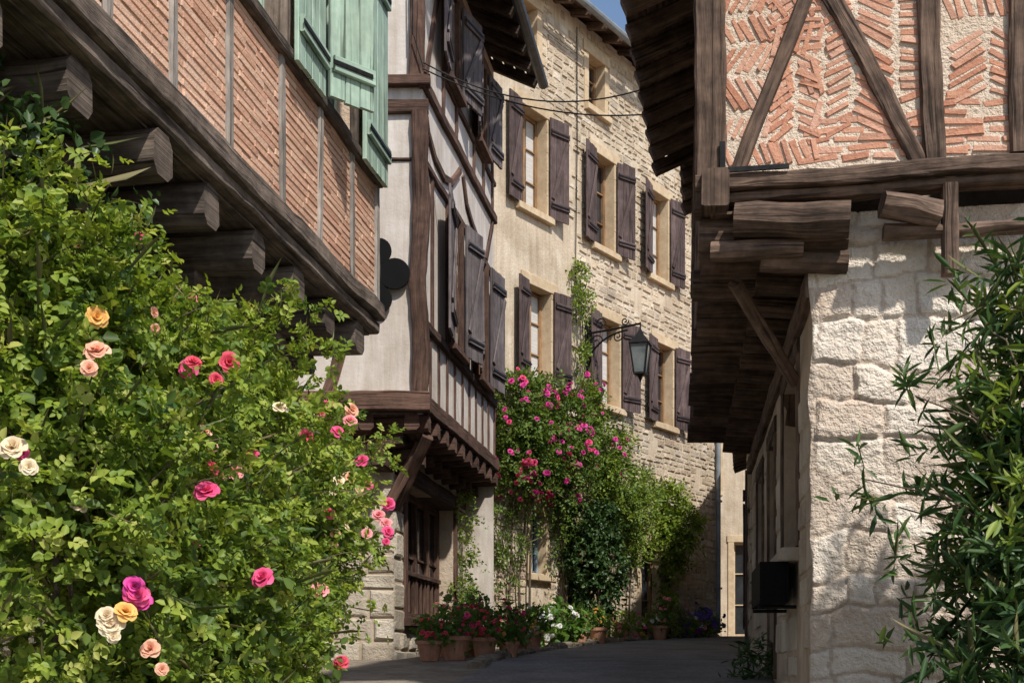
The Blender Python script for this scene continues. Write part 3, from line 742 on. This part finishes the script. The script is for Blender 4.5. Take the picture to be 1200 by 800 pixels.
FDg=Fr(1.68,7.12,.131,.991,-.991,.131); FGf=Fr(1.66,7.12,.985,-.171,-.171,-.985)
fbeam(mb,FDg,(0,2.12),(6.4,2.08),.14,-.1,.05,0,.02)
mb.build('jetty_joists',m_wD,D)
mb=MB(); 
timber(mb,FDg.pt(.9,1.78,.03),FDg.pt(.25,2.22,.42),FDg.d,.075,.07,0,.02)
opD=[(.95,2.1,.75,1.95),(2.9,3.6,-.1,1.8),(4.4,5.2,.6,1.75)]
for o in opD:
    fbeam(mb,FDg,(o[0]-.1,o[3]+.07),(o[1]+.1,o[3]+.07),.13,-.1,.02)
    fbeam(mb,FDg,(o[0]-.05,o[2]),(o[0]-.05,o[3]),.09,-.1,.02); fbeam(mb,FDg,(o[1]+.05,o[2]),(o[1]+.05,o[3]),.09,-.1,.02)
mb.build('braces_and_lintels',m_wD,D)
mb=MB(); wall(mb,FDg,0,6.3,-1.4,2.5,opD,.28); quads(mb,[FDg.pt(6.3,-1,0),FDg.pt(6.3,-1,-5),FDg.pt(6.3,2.6,-5),FDg.pt(6.3,2.6,0)])
mb.build('side_wall',m_plD,D)
mb=MB(); stones(mb,FDg,0,6.3,-1.0,2.0,(.16,.28),(.25,.55),[(o[0]-.11,o[1]+.11,o[2]-.02,o[3]+.15) for o in opD],rel=.012,jt=.02,keep=lambda s,z:noise.noise(Vector((s*.9,z,4)))>-.1)
mb.build('side_wall_stones',m_stB,D)
w,g=MB(),MB()
for o in opD: window((w,g),FDg,*o,.28,1,1,.07)
w.build('window_frames',m_wDk,D); g.build('window_panes',m_glass,D)
mb=MB(); fbox(mb,FDg,.85,2.2,.66,.74,-.1,.12,0,.01)
mb.build('window_sill',m_stB,D)
rows=[];z=-1.5
rs=random.Random(5)
while z<2.5:
    h=rs.uniform(.11,.25); js=[-.3]
    while js[-1]<5: js.append(js[-1]+rs.uniform(.14,.44))
    rows.append((z,z+h,js,[rs.random() for _ in js])); z+=h
def cell(s,z):
    s2=s+.06*noise.noise(Vector((s*2.2,z*2.2,0)))+.03*noise.noise(Vector((s*9,z*9,0))); z2=z+.09*noise.noise(Vector((s*1.8,z*1.6,7)))+.025*noise.noise(Vector((s*8,z*8,5)))
    for (a,b,js,rv) in rows:
        if a<=z2<b:
            for i in range(len(js)-1):
                if js[i]<=s2<js[i+1]: return min(z2-a,b-z2,s2-js[i],js[i+1]-s2),rv[i]
    return 0,.5
ns,nz=270,350; S1,Z0,Z1=3.0,-1.4,2.5
mb=MB(); rowi=[]
for j in range(nz+1):
    z=Z0+(Z1-Z0)*j/nz; line=[]
    for i in range(ns+1):
        s=S1*i/ns; d,rv=cell(s,z); k=min(1,d/.02); k=k*k*(3-2*k)
        mask=.25+.75*min(1,max(0,noise.noise(Vector((s*1.6,z*1.6,20)))*2.2+.62))
        tilt=(noise.noise(Vector((s*5+rv*40,z*5,1))))*.014
        h=k*(.010+.020*rv+tilt)*mask+.009*noise.noise(Vector((s*3,z*3,2)))+.008*abs(noise.noise(Vector((s*11,z*11,2))))+.0045*noise.noise(Vector((s*28,z*28,2)))+.003*noise.noise(Vector((s*65,z*65,2)))
        if i==0: h=-.0
        line.append((FGf.pt(s+(.025*noise.noise(Vector((0,z*3,0))) if i==0 else 0),z,h),rv if k*mask>.3 else .05))
    rowi.append(line)
vid=[mb.verts([p for p,_ in l]) for l in rowi]
for j in range(nz):
    for i in range(ns):
        mb.face([vid[j][i],vid[j][i+1],vid[j+1][i+1],vid[j+1][i]],[(0,0)]*4,rowi[j][i][1],0)
mb.build('front_masonry',m_stD,D,True)
mb=MB(); wall(mb,FGf,3.0,5,-1.4,2.5)
quads(mb,[FF.pt(5,-1.4,0),FF.pt(5,-1.4,-7),FF.pt(5,5.2,-7),FF.pt(5,5.2,0)]); mb.build('end_wall',m_stD,D)
t,wd=MB(),MB()
roof(t,wd,[(.30,6.6,4.8),(1.34,12.25,4.8)],[(4.2,6.2,6.4),(4.9,12.25,6.4)],0,soff=.35,raf=.36)
roof(t,wd,[(1.6,12.25,4.9),(1.8,13.6,4.9)],[(4.9,12.25,6.4),(5.2,13.6,6.4)],0,soff=.3)
roof(t,wd,[(8.5,13.6,4.8),(7.5,6.0,4.8)],[(5.2,13.6,6.4),(4.2,6.2,6.4)],0,soff=.2)
t.build('roof_tiles',m_tile,D); wd.build('roof_timbers',m_wD,D)
mb=MB(); quads(mb,[FF.pt(0,5.0,-.02),FF.pt(5,5.0,-.02),FF.pt(3.1,6.3,-.02)]); mb.build('gable',m_mortD,D)
mb=MB()
fbox(mb,FF,.02,.42,2.672,2.70,.07,.082,0,.002); fbox(mb,FDs,.1,.14,2.75,3.2,.04,.06,0,.002); fbox(mb,FF,.05,.08,2.55,2.85,.05,.06,0,.002)
mb.build('iron_straps',m_iron,D)
WB=empty('window_box'); mb=MB(); F=FDg
for (a,b,c,d,p,q) in ((.95,1.9,.42,.66,.06,.08),(.95,1.9,.42,.66,.22,.24),(.95,.97,.42,.66,.08,.22),(1.88,1.9,.42,.66,.08,.22),(.95,1.9,.40,.42,.06,.24)): fbox(mb,F,a,b,c,d,p,q,0,.003)
mb.build('trough',m_black,WB); mb=MB(); tube(mb,[F.pt(1.1,.38,0),F.pt(1.1,.38,.24)],.012); tube(mb,[F.pt(1.75,.38,0),F.pt(1.75,.38,.24)],.012); mb.build('brackets',m_iron,WB)
# ------------------------------------------------------------------ lantern
SL=empty('wall_street_lamp'); mb=MB(); e=FC.pt
b0=2.31
fbox(mb,FC,b0-.03,b0+.03,4.75,5.65,.03,.05,0,.003)
tube(mb,[e(b0,5.42,.04),e(b0,5.42,.5),e(b0,5.44,1.03)],.018,8)
pts=[]
for i in range(15):
    a=i/14; pts.append(e(b0,4.85+.52*math.sin(a*math.pi/2),.05+.75*(1-math.cos(a*math.pi/2))))
tube(mb,pts,.015,8)
def scroll(c,r,tn,dirn):
    P=[]
    for i in range(26):
        a=i/25*tn*2*math.pi; q=r*(1-i/25*.8); P.append(e(b0,c[0]+q*math.sin(a)*dirn,c[1]+q*math.cos(a)))
    tube(mb,P,.011,6)
scroll((5.25,.22),.13,1.4,1); scroll((5.3,.62),.09,1.4,-1); scroll((5.54,.3),.1,1.3,1); scroll((5.52,.75),.07,1.3,-1)
lp=e(b0,0,1.03)
tube(mb,[lp+Vector((0,0,5.46)),lp+Vector((0,0,5.32))],.012)
lathe(mb,lp,[(.03,5.34),(.05,5.31),(.07,5.27),(.21,5.14),(.23,5.12),(.23,5.10),(.03,5.10)],4,rot=.5)
lathe(mb,lp,[(.13,4.66),(.14,4.63),(.05,4.6),(.02,4.54),(.01,4.51)],4,rot=.5)
for k in range(4):
    a=.5+k*math.pi/2; c,s_=math.cos(a),math.sin(a)
    tube(mb,[lp+Vector((.205*c,.205*s_,5.1)),lp+Vector((.125*c,.125*s_,4.65))],.014,6)
mb.build('bracket_and_cage',m_iron,SL)
mb=MB(); lathe(mb,lp,[(.115,4.66),(.195,5.095)],4,rot=.5); mb.build('lantern_panes',m_lampg,SL)
def cable(name,pts_sets,r):
    mb=MB()
    for a,b,sag in pts_sets:
        a=Vector(a);b=Vector(b); tube(mb,[a+(b-a)*t-Vector((0,0,sag*4*t*(1-t))) for t in [i/16 for i in range(17)]],r,6)
    mb.build(name,m_iron)
cable('overhead_cable',[((-.86,12.4,5.78),(1.33,12.3,5.3),.16),((-.86,12.42,5.85),(1.33,12.2,5.52),.25),((-.95,12.4,6.1),(-.86,12.4,5.8),.0),((-.97,12.38,7.6),(-.96,12.38,6.1),.0)],.007)
# ------------------------------------------------------------------ plants
RB=empty('rose_bush')
cr=[(-1.32,3.7,.88,.38,.5,.40),(-1.52,3.5,.98,.33,.4,.33),(-1.17,4.4,.80,.38,.5,.42),(-1.05,5.3,.72,.31,.5,.40),(-.98,6.0,.78,.19,.45,.32),(-1.2,3.45,.3,.35,.5,.5),(-1.02,4.15,.2,.29,.5,.5),(-.97,5.0,.15,.20,.45,.45),(-.95,5.6,.48,.24,.45,.34),(-1.1,3.9,-.5,.36,.6,.55),(-1.0,4.9,-.5,.23,.6,.5),(-1.3,4.6,.5,.35,.8,.5)]
P1=foliage('foliage',RB,cr,3500,6,5,.026,.0175,.17,l_rose,1,droop=.35,up=.45,stem=.003,rmin=.62,lump=.12)
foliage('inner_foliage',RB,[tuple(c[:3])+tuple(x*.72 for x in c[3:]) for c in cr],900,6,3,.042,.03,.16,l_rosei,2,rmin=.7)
g_=random.Random(3); mb=MB(); canes=[]
for i in range(60):
    c=cr[g_.randrange(9)]; th=g_.uniform(-1.9,.6); p=Vector((c[0]+c[3]*.6*math.cos(th),c[1]+c[4]*.6*math.sin(th),c[2]+c[5]*g_.uniform(-.2,.7)))
    v=Vector((math.cos(th)*.7,math.sin(th)*.7,g_.uniform(.4,1.1))).normalized(); Lc=g_.uniform(.25,.5)
    P=[p+v*(Lc*t)-Vector((0,0,.35*Lc*t*t)) for t in [k/8 for k in range(9)]]; tube(mb,P,.003,5,taper=.0015)
    canes+= [tuple(q)+(.03,.03,.03) for q in P[3:]]
for i in range(9):
    c=cr[i%9]; b=Vector((-1.35-.1*(i%3),3.6+i*.3,gz(3.6+i*.3))); q=Vector(c[:3]); tube(mb,[b,b.lerp(q,.4)+Vector((U(-.1,.1),U(-.1,.1),.1)),q],.018,7,taper=.006)
mb.build('canes',m_bark,RB,True)
P2=foliage('cane_leaves',RB,canes,700,3,5,.024,.016,.06,l_rose,8,stem=.003)
K=kd(np.concatenate([P1[::2],P2[::2]]))
fl=[((-1.17,4.0,1.34),p_hot),((-.95,3.75,.87),p_hot),((-.90,3.75,.69),p_peach),((-.90,4.15,.63),p_pink),((-.87,4.25,.70),p_hot),((-.92,3.85,.53),p_hot),((-.79,5.5,1.13),p_hot),((-.70,5.6,1.12),p_peach),((-.71,5.62,1.08),p_pink),((-.745,5.2,.62),p_red),((-.56,5.8,.735),p_hot),((-.56,5.8,.61),p_hot),((-.57,5.8,.65),p_pink),((-.64,5.7,.81),p_hot),((-.635,5.6,.58),p_pink),((-.70,5.5,.81),p_peach),((-.90,3.05,.19),p_mag),((-.885,3.05,.155),p_mag),((-.895,3.05,.172),p_hot),((-.95,3.0,.12),p_cream),((-.94,3.0,.10),p_cream),((-.905,3.0,.13),p_yel),((-1.07,3.3,.90),p_yel),((-1.065,3.28,.81),p_peach),((-.667,5.0,.017),p_red),((-.8,4.5,.46),p_red),((-1.25,3.2,.55),p_cream),((-.85,4.7,.95),p_cream),((-.74,5.45,1.0),p_hot),((-.6,5.75,.68),p_pink),((-.95,4.3,1.02),p_red),((-1.02,3.6,.05),p_peach),((-.73,5.3,.55),p_peach),((-.66,5.6,.9),p_hot),((-.8,5.0,.9),p_red),((-1.0,4.0,1.15),p_pink),((-.84,4.3,.3),p_hot),((-.75,5.0,.3),p_pink),((-.7,5.2,.75),p_cream)]
mats=[p_hot,p_pink,p_peach,p_red,p_mag,p_cream,p_yel]; mb=MB()
for (p,m) in fl:
    sz=U(.026,.037); p=surface(K,p,-Vector(p),.055,1); blossom(mb,p,(U(-.3,.8),-1,U(-.1,1.0)),sz,mats.index(m))
    if R()<.35: blossom(mb,p+Vector((U(-.04,.05),U(-.04,.0),-.05)),(.4,-1,.1),sz*.65,mats.index(m))
mb.build('rose_blossoms',mats,RB,True)
small_flowers('small_blossoms',RB,cr[:9],30,.022,[p_hot,p_pink,p_red,p_peach,p_hot,p_cream],17,Vector((.5,-1,.35)),K,1.1,(1,1,2))
VA=empty('climbing_vine')
cv=[tuple(FA.pt(s,z,d))+(.25,.3,.2) for s,z,d in ((-4.3,1.8,-.45),(-3.6,1.6,-.5),(-3.9,1.85,-.35),(-3.0,1.45,-.5),(-2.4,1.3,-.55),(-1.9,1.1,-.55),(-1.2,1.2,-.7),(-.7,1.2,-.75))]
foliage('foliage',VA,cv,420,6,3,.045,.032,.25,l_dark,12,droop=.6,stem=.005)
mb=MB(); tube(mb,[FA.pt(-3.8,-1.1,-.8),FA.pt(-3.9,.3,-.85),FA.pt(-3.7,1.3,-.8),FA.pt(-3.9,1.9,-.5)],.03,8,taper=.012); tube(mb,[FA.pt(-1.0,-.7,-.85),FA.pt(-1.1,.5,-.88),FA.pt(-.9,1.4,-.7)],.025,8,taper=.01); mb.build('stems',m_bark,VA,True)
def wc(s,z,d,a,b=None): p=FC.pt(s-1.35*d,z,d); b=b or a; return (p.x,p.y,p.z,a,a,b)
CR=empty('climbing_rose')
cc=[wc(.25,3.95,.25,.30,.28),wc(.9,4.0,.3,.32,.30),wc(1.55,3.85,.3,.32,.34),wc(.4,3.4,.35,.34,.34),wc(1.1,3.35,.35,.38,.38),wc(1.8,3.3,.35,.34,.4),wc(.1,2.9,.25,.24,.28),wc(.8,2.85,.3,.28,.24),wc(1.6,2.8,.25,.24,.28)]
P3=foliage('foliage',CR,cc,1150,6,3,.052,.036,.28,l_roseC,21,droop=.6,stem=.006)
ch=[wc(-.2,2.2,.15,.14,.45),wc(.35,2.1,.15,.12,.45),wc(1.5,2.2,.2,.14,.4),wc(.0,1.4,.15,.12,.4)]
foliage('hanging_shoots',CR,ch,120,6,3,.045,.03,.26,l_roseC,22,droop=1.0,stem=.005)
small_flowers('blossoms',CR,cc,105,.05,[p_mag,p_mag,p_hot],5,Vector((.0,-1,.2)),kd(P3))
mb=MB()
for s in (-.1,.25,.5,1.4,1.5): tube(mb,[e(s,.3,.1),e(s+U(-.15,.15),1.3,.1),e(s+U(-.15,.15),2.3,.12),e(s+U(-.2,.2),3.6,.2)],.022,7,taper=.01)
mb.build('stems',m_bark,CR,True)
CV=empty('wisteria_climber')
cw=[wc(2.4,4.15,.15,.14,.4),wc(2.7,3.8,.2,.24,.34),wc(3.1,3.5,.25,.28,.32),wc(2.8,3.1,.25,.26,.3),wc(3.6,3.0,.25,.3,.34),wc(3.4,2.6,.25,.26,.32),wc(4.1,2.7,.2,.22,.34),wc(4.0,2.1,.2,.18,.3),wc(4.5,3.1,.15,.13,.28)]
P5=foliage('foliage',CV,cw,760,6,3,.056,.034,.26,l_vine,31,droop=.7,stem=.006)
small_flowers('blossoms',CV,cw[:3],14,.045,[p_mag],6,Vector((.0,-1,.2)),kd(P5))
foliage('upper_sprays',CV,[wc(2.05,6.2,.1,.10,.22),wc(2.1,5.8,.12,.14,.18),wc(2.2,4.9,.1,.08,.3)],70,5,3,.055,.036,.2,l_vine,32,droop=.7,stem=.005)
mb=MB(); tube(mb,[e(2.9,.3,.12),e(3.0,1.5,.1),e(2.4,3.5,.1),e(2.2,5.0,.06),e(2.08,6.3,.05)],.028,7,taper=.008)
tube(mb,[e(3.6,.4,.1),e(3.7,1.6,.1),e(3.4,2.8,.12)],.02,7,taper=.008); mb.build('stems',m_bark,CV,True)
IV=empty('ivy_shrub'); ci=[wc(2.2,2.25,.35,.30,.36),wc(2.8,2.3,.35,.28,.34),wc(2.2,1.65,.4,.34,.4),wc(2.9,1.6,.4,.34,.4),wc(2.55,1.1,.4,.34,.38)]
foliage('foliage',IV,ci,1000,6,1,.07,.048,.13,l_dark,41,droop=.4,flat=.35)
mb=MB(); tube(mb,[e(2.1,.3,.4),e(2.1,1.2,.4),e(2.0,2.2,.4)],.05,8,taper=.02); mb.build('trunk',m_bark,IV,True)
YB=empty('golden_climber'); cy=[wc(5.3,2.95,.2,.24,.26),wc(5.7,2.55,.2,.26,.32),wc(5.1,2.45,.2,.2,.28),wc(5.5,2.05,.2,.16,.25),wc(5.15,1.5,.2,.09,.35)]
foliage('foliage',YB,cy,380,6,3,.056,.04,.2,l_rose,51,droop=.5,stem=.005)
mb=MB(); tube(mb,[e(5.2,.4,.1),e(5.15,1.5,.1),e(5.3,2.6,.1)],.025,7,taper=.01); mb.build('stem',m_bark,YB,True)
LS=empty('garden_border'); cg=[]
for s,r,zt in ((3.2,.16,.6),(3.6,.18,.72),(4.1,.14,.65),(4.9,.18,.75),(5.4,.2,.9),(5.9,.18,.75),(6.5,.16,.7),(7.0,.14,.72),(.2,.2,.5),(.7,.2,.55),(-.3,.2,.4),(5.1,.12,1.1)):
    cg.append(wc(s,zt,.25,r,r*.95))
P4=foliage('foliage',LS,cg,520,5,1,.09,.028,.18,l_vine,61,droop=.4,up=.8)
small_flowers('blossoms',LS,cg,54,.042,[p_pink,p_yel,p_wht,p_mag],9,tree=kd(P4))
def pot(name,x,y,r,h,leafm,petals,n,fh=.22,seed=1):
    E=empty(name); z=gz(y); mb=MB(); lathe(mb,(x,y,z),[(r*.68,0),(r*.95,h*.82),(r*1.08,h*.82),(r*1.08,h),(r*.93,h),(r*.9,h*.88),(0.01,h*.88)],20); mb.build('terracotta_pot',m_terra,E)
    cl=[(x,y,z+h+fh*.6,r*1.1,r*1.1,fh),(x+r*.5,y,z+h+fh*.4,r*.7,r*.7,fh*.6)]
    PP=foliage('foliage',E,cl,int(75),5,1,.05,.034,.10,leafm,seed,droop=.4,up=.7,stem=.004)
    if n: small_flowers('flowers',E,cl,n,.028,petals,seed,Vector((.1,-1,.6)),kd(PP))
pl=[(-.80,12.45,.13,.2,p_red,14,.14),(-.56,12.7,.15,.24,p_hot,12,.15),(-.28,13.0,.13,.22,p_red,16,.18),(-.66,13.5,.13,.24,p_pink,10,.24),(-.34,14.0,.15,.25,p_red,22,.24),(-.04,14.3,.13,.22,p_hot,14,.2),(-.45,14.6,.14,.25,p_mag,14,.3),(.08,15.2,.12,.2,p_yel,10,.2),(.25,16.2,.14,.24,p_wht,10,.2),(1.35,20.0,.14,.25,p_yel,8,.2),(-.02,13.4,.1,.17,p_yel,6,.1),(2.55,22.1,.14,.25,p_pink,10,.25),(1.0,19.0,.13,.22,p_peach,8,.2)]
for i,(x,y,r,h,pm,n,fh) in enumerate(pl): pot('flower_pot',x,y,r,h,l_pot,pm,n,fh,100+i)
def lowplant(name,cl,ns,L,W,lm,pm,n,fs,seed,**k):
    E=empty(name); PP=foliage('foliage',E,cl,ns,5,1,L,W,.16,lm,seed,**k)
    if n: small_flowers('flowers',E,cl,n,fs,pm,seed,Vector((.1,-1,.6)),kd(PP))
lowplant('arum_lily_plant',[(.66,18.4,.62,.28,.26,.22),(.4,18.0,.55,.2,.2,.2)],150,.13,.06,l_pot,p_wht,18,.05,71)
lowplant('lavender_plant',[(3.6,24.3,.82,.3,.28,.22),(3.25,24.0,.75,.2,.2,.18)],150,.08,.02,l_pot,p_pur,80,.05,72)
lowplant('geranium_bed',[(-.5,13.9,.35,.2,.3,.16)],70,.06,.045,l_pot,[p_hot,p_red],12,.03,73)
lowplant('wall_fern',[(2.0,10.4,.0,.14,.2,.16)],60,.1,.02,l_ole,None,0,0,74)
Cl=empty('creeper_plant'); foliage('foliage',Cl,[tuple(FG.pt(s,z,.1))+(.1,.14,.24) for s,z in ((3.05,.9),(3.1,1.4),(3.1,1.9),(3.1,.5))],120,6,3,.04,.028,.14,l_vine,75,droop=.8,stem=.004)
OL=empty('oleander_shrub')
co=[(2.5,5.9,1.3,.28,.3,.42),(2.3,5.7,.55,.25,.3,.45),(2.2,5.5,-.05,.27,.3,.45),(2.05,5.5,-.55,.30,.35,.4),(2.6,5.6,.2,.35,.35,.65),(2.65,5.9,1.0,.28,.3,.55),(2.4,5.8,1.0,.2,.25,.3)]
foliage('foliage',OL,co,850,13,1,.125,.024,.34,l_ole,81,droop=.25,up=.6,stem=.007,flat=.6)
foliage('young_leaves',OL,[(2.45,5.8,1.5,.18,.2,.3),(2.3,5.6,1.0,.18,.2,.3),(2.2,5.5,.5,.2,.2,.3)],70,9,1,.10,.026,.3,l_vine,83,droop=.25,up=.6,stem=.006,flat=.6)
sp=[(1.93,5.7,1.18,.1,.1,.06),(1.8,5.7,1.2,.08,.08,.05),(1.75,5.8,.72,.08,.08,.06),(1.58,5.8,.85,.05,.05,.05),(2.1,5.8,1.55,.1,.1,.12),(1.95,5.7,.35,.1,.1,.1),(2.28,5.9,1.75,.12,.1,.12)]
foliage('side_sprays',OL,sp,30,11,1,.10,.02,.26,l_ole,82,droop=.2,up=.2,stem=.006)
mb=MB()
for i in range(9):
    b=Vector((2.3+U(-.15,.2),5.7+U(-.2,.2),gz(5.7))); c=co[i%7]; tube(mb,[b,b.lerp(Vector(c[:3]),.5)+Vector((U(-.08,.08),0,.1)),Vector(c[:3])],.016,7,taper=.007)
for s_ in sp: tube(mb,[Vector((2.3,5.7,s_[2]-.35)),Vector(((2.3+s_[0])/2,5.7,s_[2]-.1)),Vector(s_[:3])],.007,6,taper=.003)
mb.build('stems',m_bark,OL,True)
# ------------------------------------------------------------------ light, world, camera
el=math.radians(50)
S=Vector((.5*math.cos(el),-.866*math.cos(el),math.sin(el)))
sl=bpy.data.lights.new('sun','SUN'); sl.energy=5.0; sl.angle=math.radians(1.5); sl.color=(1,.95,.875)
so=bpy.data.objects.new('sun',sl); scene.collection.objects.link(so); so.rotation_euler=S.to_track_quat('Z','Y').to_euler()
wd=bpy.data.worlds.new('World'); scene.world=wd; wd.use_nodes=True; nt=wd.node_tree
sk=nt.nodes.new('ShaderNodeTexSky'); sk.sky_type='NISHITA'; sk.sun_disc=False; sk.sun_elevation=el; sk.sun_rotation=math.atan2(S.x,S.y)
nt.links.new(sk.outputs[0],nt.nodes['Background'].inputs[0]); nt.nodes['Background'].inputs[1].default_value=.15
cam=bpy.data.cameras.new('camera'); co_=bpy.data.objects.new('camera',cam); scene.collection.objects.link(co_)
cam.sensor_width=36; cam.lens=45; cam.shift_y=380/1200; cam.clip_start=.05; cam.clip_end=2000
co_.location=(0,0,0); co_.rotation_euler=(math.radians(90),0,0); scene.camera=co_
scene.view_settings.view_transform='Standard'; scene.view_settings.look='None'; scene.view_settings.exposure=0
